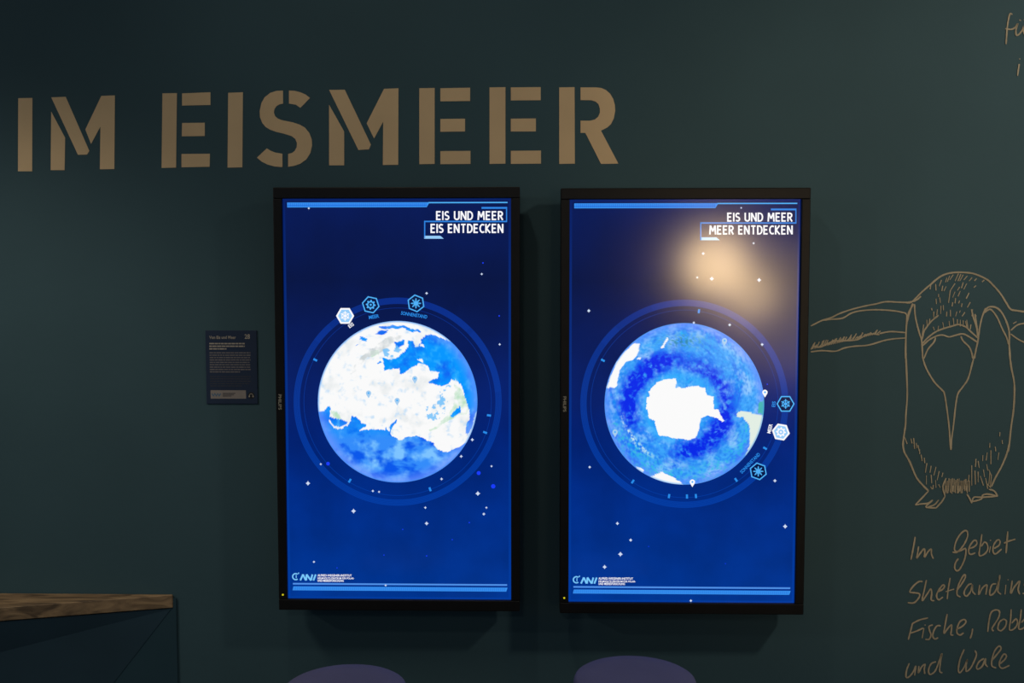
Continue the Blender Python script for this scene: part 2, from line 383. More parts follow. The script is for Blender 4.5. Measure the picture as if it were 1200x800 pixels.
def grad_glow(name, low, high):                # a picture tone running up the panel
    m = glow(name, low); N, L = m.node_tree.nodes, m.node_tree.links
    tc = N.new('ShaderNodeTexCoord'); sp = N.new('ShaderNodeSeparateXYZ'); rp = N.new('ShaderNodeValToRGB')
    rp.color_ramp.elements[0].color = lin(low)+(1,); rp.color_ramp.elements[1].color = lin(high)+(1,)
    L.new(tc.outputs['Generated'], sp.inputs[0]); L.new(sp.outputs['Z'], rp.inputs['Fac']); L.new(rp.outputs['Color'], N['Principled BSDF'].inputs['Emission Color'])
    return m
m_sky = backdrop_mat(); m_globe = globe_mat()
g_white = glow('screen_white', (250, 250, 255)); g_cyan = glow('screen_cyan', (78, 176, 248)); g_pale = glow('screen_pale_blue', (150, 205, 250))
g_line = glow('screen_line_blue', (45, 130, 225)); g_ring = grad_glow('screen_ring_blue', (3, 61, 164), (3, 42, 134)); g_ring2 = grad_glow('screen_ring_dark', (1, 52, 150), (0, 35, 116)); g_rim = grad_glow('screen_rim', (0, 58, 156), (0, 27, 96))
g_bar = glow('screen_bar_blue', (55, 145, 240)); g_dark = glow('screen_icon_dark', (2, 20, 70)); g_blue = glow('screen_blue_star', (25, 60, 250))
g_edge = glow('screen_edge_blue', (5, 70, 180)); g_pin = glow('screen_pin', (165, 205, 240)); g_tick = glow('screen_tick', (40, 140, 235)); g_led = glow('power_led', (215, 205, 30))

def inside(px, py, P):
    P = np.array(P); r = np.zeros(px.shape, bool); j = len(P)-1
    for i in range(len(P)):
        xi, yi = P[i]; xj, yj = P[j]
        if yi != yj:
            r ^= ((yi > py) != (yj > py)) & (px < (xj-xi)*(py-yi)/(yj-yi)+xi)
        j = i
    return r
def fbm(px, py, s, seed, oct=4):
    return np.array([noise.fractal(Vector((x*s, y*s, seed)), 0.9, 2.1, oct) for x, y in zip(px, py)])
def mix(c, d, t): t = np.clip(t, 0, 1)[:, None]; return c*(1-t)+d*t
def C(*c): return np.array(c, float)[None, :]

def paint_arctic(px, py, r):
    n1 = fbm(px, py, 0.05, 3.1); n2 = fbm(px, py, 0.13, 8.2); n3 = fbm(px*0.5, py, 0.09, 1.7)
    jx = px + n2*1.6; jy = py + fbm(px, py, 0.15, 5.5)*1.6
    up_ = lambda pts: [(365+x/5.854, 370+y/5.854) for x, y in pts]
    dn = lambda pts: [(365+x/5.854, 465+y/5.854) for x, y in pts]
    land = mix(np.repeat(C(250,250,250), len(px), 0), C(222,228,230), n1*0.9+n2*0.25-0.15)
    land = mix(land, C(200,225,248), (n2*0.9-0.28)*2)
    oc = mix(np.repeat(C(0,150,255), len(px), 0), C(10,95,240), n1*1.2+0.1); oc = mix(oc, C(70,185,255), n2*1.0)
    low = mix(np.repeat(C(52,140,250), len(px), 0), C(10,88,235), n3*2.2+0.25); low = mix(low, C(125,195,255), n1*1.6+0.1)
    ocean = mix(oc, low, (py-490)/25)
    top = [up_([(490,290),(550,300),(600,280),(640,240),(665,205),(660,170),(700,165),(718,215),(740,200),(760,150),(820,125),(900,150),(980,190),(1080,290),(1150,400),(1180,560),(1180,640),
               (1110,640),(1075,600),(1050,540),(1035,490),(1000,430),(985,440),(960,435),(930,470),(890,485),(850,470),(800,460),(860,430),(875,380),(820,370),(780,335),(740,325),(700,345),(640,385),(610,395),(600,355),(560,370),(500,370),(490,340)]),
           up_([(440,120),(470,100),(525,93),(520,115),(480,130)]), up_([(460,75),(560,62),(640,70),(680,90),(750,100),(745,112),(690,112),(640,90),(560,85),(470,87)]),
           up_([(330,140),(385,150),(378,175),(335,158)]), up_([(305,195),(322,200),(310,212)]), up_([(570,180),(640,165),(630,200),(600,215),(580,235)]),
           up_([(440,325),(470,310),(480,325),(450,333)]),
           dn([(1045,-30),(1070,50),(1085,90),(1090,110),(1075,170),(1055,240),(1075,265),(1100,220),(1110,160),(1130,110),(1150,0),(1150,-40)]),
           dn([(985,90),(1020,60),(1020,110),(960,140),(955,125)])]
    bot = dn([(0,105),(85,100),(120,55),(133,85),(125,130),(180,150),(240,165),(270,165),(275,130),(330,150),(345,180),(380,185),(375,200),(330,235),(370,225),(440,225),(500,230),(510,200),(530,235),(545,230),
              (540,190),(580,155),(590,160),(560,195),(545,260),(600,300),(650,270),(720,270),(780,290),(840,310),(860,350),(900,375),(960,370),(1010,340),(1060,310),(1100,700),(0,700)])
    sea = inside(jx, jy, bot)
    for P in top: sea |= inside(jx, jy, P)
    isle = inside(jx, jy, up_([(730,295),(765,295),(775,325),(740,310)])) | inside(jx, jy, up_([(745,195),(775,198),(770,212),(750,208)])) | inside(jx, jy, dn([(112,158),(122,158),(155,198),(200,202),(240,180),(262,140),(270,165),(245,195),(200,215),(150,210)]))
    sea &= ~isle
    green = inside(jx, jy, up_([(980,470),(1030,500),(1050,560),(1075,640),(980,640)])) | inside(jx, jy, dn([(980,-10),(1060,0),(1085,80),(1060,120),(1000,130),(900,190),(820,235),(800,230),(850,200),(930,130),(975,60)])) \
        | inside(jx, jy, dn([(130,90),(180,110),(215,158),(160,140)])) | inside(jx, jy, up_([(400,250),(460,230),(465,265),(420,280)]))
    land = mix(land, C(188,226,196), green*(0.45+n2*0.9))
    grey = inside(jx, jy, up_([(270,400),(300,330),(380,250),(520,150),(640,130),(560,190),(470,260),(390,280),(310,370)]))
    land = mix(land, C(205,212,214), grey*(0.35+n2))
    col = np.where(sea[:, None], ocean, land)
    speck = inside(px, py, up_([(880,520),(960,450),(975,560),(940,640),(890,640)])) | inside(px, py, dn([(780,60),(930,0),(960,60),(880,150),(800,170)])) | inside(px, py, up_([(490,230),(600,190),(660,200),(560,280),(500,280)]))
    col = mix(col, C(110,190,250), speck*(n2 > 0.18)*0.8)
    col = mix(col, C(120,150,255), sea*np.clip((r-0.86)/0.14, 0, 1)*0.75)
    col = mix(col, C(60,140,240), np.clip((r-0.975)/0.025, 0, 1)*0.7)
    return col
def paint_antarctic(px, py, r):
    n1 = fbm(px, py, 0.05, 13.1); n2 = fbm(px, py, 0.16, 18.2); 
    ang = np.arctan2(py-480, px-800); sw = fbm(np.cos(ang)*60+r*14, np.sin(ang)*60+r*160, 0.06, 4.4)
    jx = px + n2*1.0; jy = py + fbm(px, py, 0.17, 15.5)*1.0
    up_ = lambda pts: [(700+x/5.854, 370+y/5.854) for x, y in pts]
    dn = lambda pts: [(700+x/5.854, 465+y/5.854) for x, y in pts]
    col = mix(np.repeat(C(62,168,252), len(px), 0), C(135,195,255), n1*1.7+0.25)
    col = mix(col, C(30,110,245), sw*1.6+0.05); col = mix(col, C(20,190,250), (sw+n2)*0.8-0.15)
    d = np.hypot((px-797)/1.05, py-478)
    arc = np.exp(-((d-58)/10)**2)*np.clip(np.cos(ang-math.radians(212))*2.4-1.1, 0, 1)
    arc2 = np.exp(-((d-50)/10)**2)*np.clip(np.cos(ang-math.radians(50))*2.6-1.3, 0, 1)
    arc3 = np.exp(-((d-52)/9)**2)*np.clip(np.cos(ang-math.radians(-40))*2.6-1.3, 0, 1)*0.55
    n4 = fbm(px, py, 0.33, 22.2, 3)
    col = mix(col, C(150,205,255), np.clip(n4*1.2+n1*0.8, 0, 1)*0.6); col = mix(col, C(20,110,225), np.clip(-n4*1.3, 0, 1)*0.55)
    col = mix(col, C(30,95,240), np.exp(-((d-55)/16)**2)*np.clip(0.25+n2*1.2, 0, 1)*0.6)
    col = mix(col, C(5,40,232), (arc+arc2+arc3)*(1.0+n2*1.2+n4*0.8)*1.15)
    col = mix(col, C(50,178,255), np.exp(-((d-38)/6)**2)*0.6*(np.cos(ang-math.radians(50)) < 0.6))
    col = mix(col, C(40,190,215), np.clip((r-0.68)/0.2, 0, 1)*np.clip(n4*1.8+n2-0.1, 0, 1)*(py > 495)*0.8)
    col = mix(col, C(20,120,150), np.exp(-((py-400)/7)**2-((px-800)/22)**2)*np.clip(n4*3, 0, 1)*0.8)
    col = mix(col, C(225,248,240), np.exp(-((np.hypot(px-800, py-470)-73)/3)**2)*np.clip(np.cos(ang-math.radians(150))*5-4, 0, 1)*np.clip(0.3+n4*2.2, 0, 1))
    ice = [up_([(340,560),(360,550),(350,520),(385,480),(410,455),(460,435),(540,432),(540,495),(600,495),(640,480),(690,478),(740,500),(755,545),(795,550),(795,640),(335,640)]),
           dn([(340,0),(795,0),(800,80),(830,90),(845,125),(872,168),(860,172),(810,140),(760,125),(710,150),(700,220),(670,280),(640,295),(580,285),(540,285),(510,275),(420,260),(400,200),(395,165),(355,145),(345,90),(335,50)]),
           dn([(955,110),(990,95),(1060,110),(1160,135),(1150,200),(1100,300),(1030,420),(1018,395),(1045,320),(1045,240),(1040,190),(1000,140),(960,135)]),
           up_([(60,495),(85,430),(120,340),(180,250),(250,190),(290,192),(285,250),(250,300),(190,320),(155,370),(140,430),(130,492)]),
           up_([(480,150),(497,155),(470,190),(447,227),(433,218),(465,180)]), up_([(280,285),(298,285),(292,302),(278,298)]),
           dn([(360,548),(440,515),(500,540),(540,560),(590,600),(560,640),(420,620)]), dn([(265,475),(320,500),(310,520),(270,500)])]
    w = np.zeros(len(px), bool)
    for P in ice: w |= inside(jx, jy, P)
    w2 = inside(jx, jy, ice[2])
    col = mix(col, C(110,130,255), np.clip((r-0.88)/0.12, 0, 1)*0.6)
    col[w] = (250, 250, 250); col[w2] = (226, 238, 228)
    col = mix(col, C(60,190,150), inside(px, py, dn([(1105,40),(1150,20),(1160,130),(1100,110)]))*0.7)
    col = mix(col, C(70,150,240), np.clip((r-0.975)/0.025, 0, 1)*0.6)
    return col

def arc_pts(cx_, cy_, rx_, ry_, a0, a1, n=8):
    return [(cx_+rx_*math.cos(math.radians(a0+(a1-a0)*i/n)), cy_+ry_*math.sin(math.radians(a0+(a1-a0)*i/n))) for i in range(n+1)]
CAPS = {'E': (0.44, [[(0,0),(0,1)], [(-0.09,1),(0.44,1)], [(0,0.52),(0.38,0.52)], [(-0.09,0),(0.44,0)]]), 'I': (0.0, [[(0,-0.08),(0,1.08)]]),
 'S': (0.42, [arc_pts(0.22,0.75,0.21,0.25,35,270,10)+arc_pts(0.2,0.25,0.22,0.25,90,-145,10)]), 'U': (0.5, [[(0,1.08),(0,0.28)]+arc_pts(0.25,0.26,0.25,0.26,180,360,8)+[(0.5,1.08)]]),
 'N': (0.52, [[(0,-0.08),(0,1.08)], [(0,1.05),(0.52,-0.05)], [(0.52,-0.08),(0.52,1.08)]]), 'D': (0.5, [[(0,0),(0,1)], [(-0.09,1),(0.2,1)]+arc_pts(0.2,0.5,0.3,0.5,90,-90,10)+[(-0.09,0)]]),
 'M': (0.68, [[(0.0,-0.08),(0.06,1.08)], [(0.07,1.06),(0.34,0.3)], [(0.34,0.3),(0.61,1.06)], [(0.62,1.08),(0.68,-0.08)]]),
 'R': (0.48, [[(0,-0.08),(0,1)], [(-0.09,1),(0.22,1)]+arc_pts(0.22,0.74,0.22,0.26,90,-90,8)+[(0,0.48)], [(0.2,0.48),(0.48,-0.08)]]),
 'T': (0.54, [[(0.27,-0.08),(0.27,1)], [(0,1),(0.54,1)]]), 'C': (0.44, [arc_pts(0.3,0.5,0.3,0.5,55,305,14)]), 'K': (0.5, [[(0,-0.08),(0,1.08)], [(0.06,0.5),(0.48,1.08)], [(0.06,0.5),(0.5,-0.08)]])}
def stroke_text(mb, s, x0, x1, base, cap, f):      # bold condensed capitals drawn with strokes
    tot = -0.26
    for ch in s: tot += (CAPS[ch][0]+0.26) if ch != ' ' else 0.42
    k = (x1-x0-0.17*cap)/(tot*cap); st = 0.165*cap; x = x0+st/2; h = cap-st
    for ch in s:
        if ch == ' ': x += 0.42*cap*k; continue
        for L_ in CAPS[ch][1]:
            ribbon(mb, [Vector((x+a*cap*k, base-st/2-b*h)) for a, b in L_], st, f, 0)
        x += (CAPS[ch][0]+0.26)*cap*k
def monitor(cx, cz, dx, label, title2, box_left, globe_c, painter, icons, stars, blues, ticks, pins, tw):
    root = tag(empty('wall_monitor', (cx, FRONT, cz)), label, 'monitor', 'portrait monitors on the teal wall')
    # bezel, housing, mount
    bm = bmesh.new(); hw, hh, sw, sh = OW/2, OH/2, SW/2, SH/2
    for lo, hi in (((-hw, -0.012, sh), (hw, 0.05, hh)), ((-hw, -0.012, -hh), (hw, 0.05, -sh)), ((-hw, -0.012, -sh), (-sw, 0.05, sh)), ((sw, -0.012, -sh), (hw, 0.05, sh))):
        box(bm, lo, hi, 0.0025)
    bez = bm_obj('bezel', bm, m_bezel, root)
    bm = bmesh.new(); box(bm, (-hw+0.03, 0.0405, -hh+0.03), (hw-0.03, 0.080, hh-0.03), 0.01); bm_obj('rear_housing', bm, m_house, root)
    bm = bmesh.new()
    for x in (-0.15, 0.15): box(bm, (x-0.02, 0.079, -0.3), (x+0.02, 0.099, 0.3), 0.002)
    for z in (-0.2, 0.2): box(bm, (-0.25, 0.085, z-0.03), (0.25, -FRONT, z+0.03), 0.002)
    bm_obj('wall_mount', bm, m_steel, root)
    # brand lettering and power light on the left bezel
    mb = MB(); bx = -hw+0.0125
    loc = lambda p: (p[0], -0.0126, p[1])
    put_text(mb, 'PHILIPS', (bx-0.0045, 0.021), (0, -0.046), (0.0095, 0), loc, 0.015)
    mesh('brand_lettering', mb.V, mb.F, m_logo, bez)
    bm = bmesh.new(); box(bm, (bx-0.002, -0.0135, -sh+0.012), (bx+0.003, -0.012, -sh+0.017), 0.0005); bm_obj('power_light', bm, g_led, bez)
    # lit panel
    scr = mesh('screen', [(-sw, 0, -sh), (sw, 0, -sh), (sw, 0.004, -sh), (-sw, 0.004, -sh), (-sw, 0, sh), (sw, 0, sh), (sw, 0.004, sh), (-sw, 0.004, sh)],
               [(0,1,5,4), (3,2,1,0), (4,5,6,7), (2,3,7,6), (1,2,6,5), (3,0,4,7)], m_sky, root)
    lay = [0.0]
    def L3(depth):                                  # measured point -> place on the panel
        def f(p):
            q = on_y(p[0], p[1], FRONT)
            return (q.x-cx, -depth, q.z-cz)
        return f
    def S3(depth):                                  # fractions of the panel (0..1 from the lower left)
        return lambda p: ((p[0]-0.5)*SW, -depth, (p[1]-0.5)*SH)
    def rect(mb, x0, y0, x1, y1, f): mb.poly([f((x0,y0)), f((x1,y0)), f((x1,y1)), f((x0,y1))])
    d1, d2, d3, d4 = 0.0003, 0.0006, 0.0009, 0.0012
    # soft brighter rim of the picture
    f = S3(d1); mb = MB()
    rect(mb, 0, 0, 0.011, 1, f); rect(mb, 0.989, 0, 1, 1, f); rect(mb, 0.011, 0, 0.989, 0.005, f); rect(mb, 0.011, 0.995, 0.989, 1, f)
    mesh('picture_edge', mb.V, mb.F, g_rim, scr)
    # header and footer rules
    f = S3(d2); mb = MB()
    mb.poly([f((0.02,0.979)), f((0.632,0.979)), f((0.645,0.991)), f((0.02,0.991))])
    hb = mesh('header_bar', mb.V, mb.F, g_bar, scr)
    mb = MB(); rect(mb, 0.64, 0.9885, 0.985, 0.9915, f)
    mesh('header_line', mb.V, mb.F, g_cyan, scr)
    mb = MB(); rect(mb, 0.022, 0.0352, 0.982, 0.0393, f); mesh('footer_line', mb.V, mb.F, glow('screen_footer_line', (80, 145, 232)), scr)
    mb = MB(); mb.poly([f((0.02,0.0205)), f((0.978,0.0205)), f((0.984,0.0305)), f((0.024,0.0305))]); mesh('footer_bar', mb.V, mb.F, g_bar, scr)
    f = S3(d3); mb = MB()
    for i in range(92):
        x = 0.027+i*0.0066
        rect(mb, x, 0.981, x+0.0025, 0.9895, f)
    rect(mb, 0.02, 0.9825, 0.632, 0.9842, S3(d4))
    g_marks = glow('screen_scale_marks', (30, 105, 215))
    tag(mesh('header_scale_marks', mb.V, mb.F, g_marks, scr), kind='stuff'); mb = MB()
    for i in range(144):
        x = 0.027+i*0.0066
        rect(mb, x, 0.022, x+0.0020, 0.029, f)
    tag(mesh('footer_scale_marks', mb.V, mb.F, g_marks, scr), kind='stuff')
    # title with its broken frame
    f = L3(d3); xr = 590+dx; mb = MB()
    stroke_text(mb, 'EIS UND MEER', xr-79+tw[0], xr, 257.9+tw[2], 10.7, f)
    stroke_text(mb, title2, xr-tw[1], xr, 273.0+tw[2], 10.9, f)
    mesh('title_lettering', mb.V, mb.F, g_white, scr)
    f = L3(d2); mb = MB(); xl = box_left; xe = 594.3+dx; yo = tw[2]
    rect(mb, xe-30, 244.6+yo, xe, 242.4+yo, f); rect(mb, xe-1.3, 259.8+yo, xe, 242.4+yo, f)
    rect(mb, xl, 260.2+yo, xe, 258.6+yo, f); rect(mb, xl, 279.4+yo, xl+1.4, 259+yo, f)
    mesh('title_frame', mb.V, mb.F, g_line, scr)
    mb = MB(); mb.poly([f((xl,279.6+yo)), f((xl+23,279.6+yo)), f((xl+19,276.2+yo)), f((xl,276.2+yo))]); mesh('title_frame_foot', mb.V, mb.F, g_pale, scr)
    # ring around the globe
    gx, gy = globe_c; f = L3(d1)
    def ring(mb, r0, r1, a0, a1, n, f):
        V = [f((gx+r*math.cos(a0+(a1-a0)*i/n), gy-r*math.sin(a0+(a1-a0)*i/n))) for i in range(n+1) for r in (r0, r1)]
        mb.add(V, [(2*i, 2*i+1, 2*i+3, 2*i+2) for i in range(n)])
    mb = MB(); ring(mb, 114.5, 122, 0, 2*math.pi, 160, f)
    orb = mesh('orbit_ring', mb.V, mb.F, g_ring2, scr)
    mb = MB()
    for k in range(5): ring(mb, 114.9+k*1.45, 115.8+k*1.45, 0, 2*math.pi, 160, L3(d2))
    for a0, a1 in ((0.1, 0.75), (0.8, 1.9), (2.3, 2.5)): ring(mb, 114.5, 122, a0, a1, 50, L3(d2+0.0001))
    ring(mb, 109.5, 110.1, 0, 2*math.pi, 160, L3(d2))
    mesh('orbit_ring_lines', mb.V, mb.F, g_ring, scr)
    for x, y in ticks:
        t = Vector((x-gx, y-gy)).normalized(); nrm = Vector((-t.y, t.x)); p = Vector((x, y))
        mesh('orbit_tick', [L3(d3)(p+t*a+nrm*b) for a, b in ((-2.4,-1.2),(-2.4,1.2),(2.4,1.2),(2.4,-1.2))], [(0, 1, 2, 3)], g_tick, scr)
    # globe
    nr, na, RG = 110, 330, 93.5
    rr = np.concatenate([[0.0], np.sqrt(np.linspace(0.0004, 1, nr))]); rr = 0.5*rr + 0.5*np.linspace(0, 1, nr+1)
    PX, PY, RR = [gx], [gy], [0.0]
    for i in range(1, nr+1):
        a = np.linspace(0, 2*np.pi, na, endpoint=False)
        PX += list(gx+RG*rr[i]*np.cos(a)); PY += list(gy-RG*rr[i]*np.sin(a)*1.012); RR += [rr[i]]*na
    f = L3(d2); V = [f((x, y)) for x, y in zip(PX, PY)]
    Fc = [(0, 1+(k+1) % na, 1+k) for k in range(na)]
    for i in range(1, nr):
        b0, b1 = 1+(i-1)*na, 1+i*na
        Fc += [(b0+k, b0+(k+1) % na, b1+(k+1) % na, b1+k) for k in range(na)]
    g = mesh('globe_picture', V, Fc, m_globe, scr)
    px, py, r = np.array(PX), np.array(PY), np.array(RR)
    col = np.clip(painter(px, py, r), 0, 255)/255
    colL = np.where(col <= 0.04045, col/12.92, ((col+0.055)/1.055)**2.4)
    at = g.data.color_attributes.new('picture', 'FLOAT_COLOR', 'POINT')
    at.data.foreach_set('color', np.concatenate([colL, np.ones((len(colL), 1))], 1).astype(np.float32).ravel())
    # stars and place pins
    f = L3(d3+0.0004); g_star = glow('screen_star', (205, 220, 245))
    for x, y, s in stars:
        P = []
        for k in range(16):
            q = s*(1.0 if k % 4 == 0 else (0.62 if k % 2 == 0 else 0.6)); P.append(f((x+q*math.cos(k*math.pi/8), y+q*math.sin(k*math.pi/8))))
        mesh('star', P, [tuple(range(16))], g_star, scr)
    for x, y, s in blues:
        mesh('blue_star', [f((x+s*math.cos(k*math.pi/6), y+s*math.sin(k*math.pi/6))) for k in range(12)], [tuple(range(12))], g_blue, scr)
    for x, y, bright in pins:
        mb = MB(); P = [f((x+3.1*math.cos(a), y-1.5-3.1*math.sin(a))) for a in np.linspace(-0.5, math.pi+0.5, 14)] + [f((x, y+4.5))]
        mb.poly(P)
        pn = mesh('place_pin', mb.V, mb.F, g_white if bright else g_pin, scr)
        mb = MB(); f5 = L3(d4+0.0006); mb.poly([f5((x+1.2*math.cos(k*math.pi/5), y-1.6+1.2*math.sin(k*math.pi/5))) for k in range(10)])
        # the eye of the pin belongs to the same picture element
        m = pn.data
        bm = bmesh.new(); bm.from_mesh(m); vs_ = [bm.verts.new(v) for v in mb.V]; fc = bm.faces.new(vs_); fc.material_index = 1; bm.to_mesh(m); bm.free(); m.materials.append(g_cyan)
    # menu icons
    for (x, y, rot, filled, glyph, word, wc, wa, ww) in icons:
        f = L3(d3); hexa = lambda r: [(x+r*math.cos(math.radians(rot+60*k)), y+r*math.sin(math.radians(rot+60*k))) for k in range(6)]
        mb = MB(); mats = [g_pale if filled else g_dark, g_white if filled else g_cyan]
        mb.poly([f(p) for p in hexa(10.2)]); nb = len(mb.F)
        o_, i_ = hexa(10.6), hexa(9.0 if not filled else 8.3); f2 = L3(d4)
        mb.add([f2(p) for p in o_+i_], [(k, (k+1) % 6, 6+(k+1) % 6, 6+k) for k in range(6)])
        f3 = L3(d4+0.0002)
        if glyph == 'flake':
            for k in range(3):
                a = math.radians(30+60*k); t = Vector((math.cos(a), math.sin(a))); n_ = Vector((-t.y, t.x)); p = Vector((x, y))
                mb.poly([f3(p+t*u+n_*v) for u, v in ((-5.6,-0.6),(-5.6,0.6),(5.6,0.6),(5.6,-0.6))])
                for s in (-1, 1):
                    c_ = p+t*s*3.6
                    mb.poly([L3(d4+0.0003)(c_+t*u+n_*v) for u, v in ((-0.5,-1.9),(-0.5,1.9),(0.5,1.9),(0.5,-1.9))])
        elif glyph == 'gear':
            V_ = []
            for k in range(32):
                q = 5.8 if (k//2) % 2 == 0 else 4.3; a = 2*math.pi*k/32; V_.append(f3((x+q*math.cos(a), y+q*math.sin(a))))
            for k in range(32):
                a = 2*math.pi*k/32; V_.append(f3((x+2.9*math.cos(a), y+2.9*math.sin(a))))
            mb.add(V_, [(k, (k+1) % 32, 32+(k+1) % 32, 32+k) for k in range(32)])
            mb.poly([f3((x+1.3*math.cos(k*0.785), y+1.3*math.sin(k*0.785))) for k in range(8)])
        else:
            mb.poly([f3((x+3.0*math.cos(k*math.pi/8), y+3.0*math.sin(k*math.pi/8))) for k in range(16)])
            for k in range(8):
                a = k*math.pi/4; t = Vector((math.cos(a), math.sin(a))); n_ = Vector((-t.y, t.x)); p = Vector((x, y))
                mb.poly([f3(p+t*u+n_*v) for u, v in ((3.2,-0.9),(3.2,0.9),(6.0,0.5),(6.0,-0.5))])
        ic = mesh('menu_icon', mb.V, mb.F, mats[0], scr); ic.data.materials.append(mats[1])
        ic.data.polygons.foreach_set('material_index', [0]*nb+[1]*(len(mb.F)-nb))
        mb = MB(); a = math.radians(wa); t = Vector((math.cos(a), math.sin(a))); u = Vector((math.sin(a), -math.cos(a)))
        p0 = Vector(wc)-t*ww/2-u*2.0
        put_text(mb, word, p0, t*ww, u*4.2, L3(d3), 0.02)
        mesh('icon_caption', mb.V, mb.F, g_white if filled else g_tick, scr)
    # institute logo and its three small lines
    f = S3(d3); mb = MB()
    fx = lambda p: f(((p[0]-336.3)/264.0, 1-(p[1]-232)/474.5))   # local drawing units of the footer corner
    arcp = [(345.6+3.6*math.cos(a), 680.2-3.7*math.sin(a)) for a in np.linspace(0.9, 2*math.pi-0.9, 16)]
    ribbon(mb, [Vector(p) for p in arcp], 1.5, fx, 0)
    ribbon(mb, [Vector((346.2, 678.2)), Vector((346.2, 682))], 1.0, fx, 0); ribbon(mb, [Vector((348.6, 677.0)), Vector((349.4, 675.2))], 1.2, fx, 0)
    for a, b in (((351,684.7),(354.3,677.4)), ((354.3,677.4),(357.5,684.7)), ((358.0,684.7),(358.6,677.4)), ((358.6,677.4),(363.6,684.7)), ((363.6,684.7),(365.4,677.4)), ((366.6,684.7),(369.4,677.4))):
        ribbon(mb, [Vector(a), Vector(b)], 2.0, fx, 0)
    mesh('institute_logo', mb.V, mb.F, glow('screen_logo', (120, 200, 250)), scr)
    mb = MB()
    for t_, y_, w_ in (('ALFRED-WEGENER-INSTITUT', 679.8, 40.5), ('HELMHOLTZ-ZENTRUM FÜR POLAR-', 683.0, 43.5), ('UND MEERESFORSCHUNG', 686.2, 31)):
        put_text(mb, t_, (371.5, y_), (w_, 0), (0, -2.7), fx, 0.022)
    mesh('institute_lettering', mb.V, mb.F, g_white, scr)
    return root

def z_of(rel): return CAM.z+rel
monitor(-0.4071, z_of(-0.3589), 0, 'portrait monitor titled EIS ENTDECKEN showing a globe with a white Arctic', 'EIS ENTDECKEN', 497.0, (466, 470.5), paint_arctic,
  [(404.5,370,0,True,'flake','EIS',(411.5,381),-35,6.5), (434.5,357,12,False,'gear','MEER',(438.3,371),-9,12), (487.5,355.3,22,False,'sun','SONNENSTAND',(485.3,369),9,31)],
  [(564.5,321,1.6),(585.6,403.3,1.6),(500,343.5,1.8),(362,244,1.5),(376,543.6,1.5),(361,566,2.8),(437,575,1.7),(444.3,576,1.5),(414.4,598.5,2.9),(498.5,594.5,1.7),(570,594.5,1.5),(567,602,1.9),
   (560,578,2.9),(576,546,1.5),(553.5,515,2.1),(540.5,534.5,1.9),(517.5,561,1.8),(500,613,2.4),(368,658,1.6),(452,685.5,1.5)],
  [(384.5,543,2.2),(561,554,2.4),(578,569.5,2.6),(566,308,0.9),(585,370,0.9),(550,612,0.8),(472,620,0.7),(530,632,0.7),(450,650,0.7),(395,665,0.7),(500,651,0.8)],
  [(369.5,421.5),(573,486.5),(568.5,506.5),(410,563),(504,573)], [(432,462,False),(465.5,470.5,False),(486.2,445,False)], (0, 85.5, 0))
monitor(0.4470, z_of(-0.3633), 339, 'portrait monitor titled MEER ENTDECKEN showing a globe centred on white Antarctica', 'MEER ENTDECKEN', 820.5, (802, 473), paint_antarctic,
  [(920.5,473,0,False,'flake','EIS',(906.7,473.3),-84,6.5), (915,506,10,True,'gear','MEER',(902.2,502),-76,11), (888.5,552,20,False,'sun','SONNENSTAND',(879,542.5),-46,31)],
  [(868.5,243.5,1.4),(883,285,1.6),(824,297,2.0),(817,325,1.6),(834,326.5,2.7),(889.5,328,2.7),(690,364,2.2),(855,380.5,2.1),(893,403.5,2.1),(813,378,1.8),(691,547,1.8),(908,563,2.2),
   (723.5,613,2.1),(739,632.5,2.1),(727,649,2.9),(708.5,664,2.6),(920,616.5,2.8),(809.5,703.5,1.8)],
  [(899,450,0.8),(760,640,0.6),(850,660,0.6)],
  [(706.5,422),(741.5,564),(784,581),(805,581.5),(815.5,581),(896.5,525),(862.5,562),(819,364.5)], [(849,400.5,False),(896.3,461,True),(720.7,507.5,False),(811.3,566,True)], (2, 98, 1.8))

# ------------------------------------------------------------------ info panel
def pan(px, py): return on_y(px, py, -0.004)
a = pan(240.5, 387); b = pan(302, 473); pw, ph = b.x-a.x, a.z-b.z
ip = tag(empty('info_panel', (a.x, 0, b.z)), 'small navy text panel with number 28 on the wall', 'sign')
bm = bmesh.new(); box(bm, (0, -0.004, 0), (pw, 0, ph), 0.0006); plate = bm_obj('plate', bm, m_panel, ip)
def P3(y): return lambda p: (p[0]*pw, y, (1-p[1])*ph)
f = P3(-0.0044)
mb = MB(); put_text(mb, 'Von Eis und Meer', (0.075, 0.115), (0.52, 0), (0, -0.042), f, 0.02); mesh('heading_lettering', mb.V, mb.F, m_ptxt, plate)
mb = MB(); put_text(mb, '28', (0.765, 0.115), (0.105, 0), (0, -0.065), f, 0.02); mesh('number_lettering', mb.V, mb.F, m_ptxt, plate)
def lines(name, rows, y0, dy, hgt, mat, gap):
    mb = MB()
    for i, wd in enumerate(rows):
        x = 0.075; y = y0+i*dy
        while x < 0.075+wd-0.01:
            l = min(random.uniform(0.03, 0.10), 0.075+wd-x)
            mb.poly([f((x, y)), f((x+l, y)), f((x+l, y-hgt)), f((x, y-hgt))]); x += l+gap
    mesh(name, mb.V, mb.F, mat, plate)
lines('subheading_lines', (0.69, 0.69, 0.35), 0.188, 0.036, 0.018, m_ptxt, 0.010)
lines('body_text_lines', (0.80, 0.80, 0.79, 0.80, 0.78, 0.80, 0.79, 0.80, 0.60), 0.312, 0.0325, 0.015, m_ptxt2, 0.010)
lines('faint_text_lines', (0.80, 0.78, 0.80, 0.76, 0.62), 0.632, 0.032, 0.008, m_pdark, 0.010)
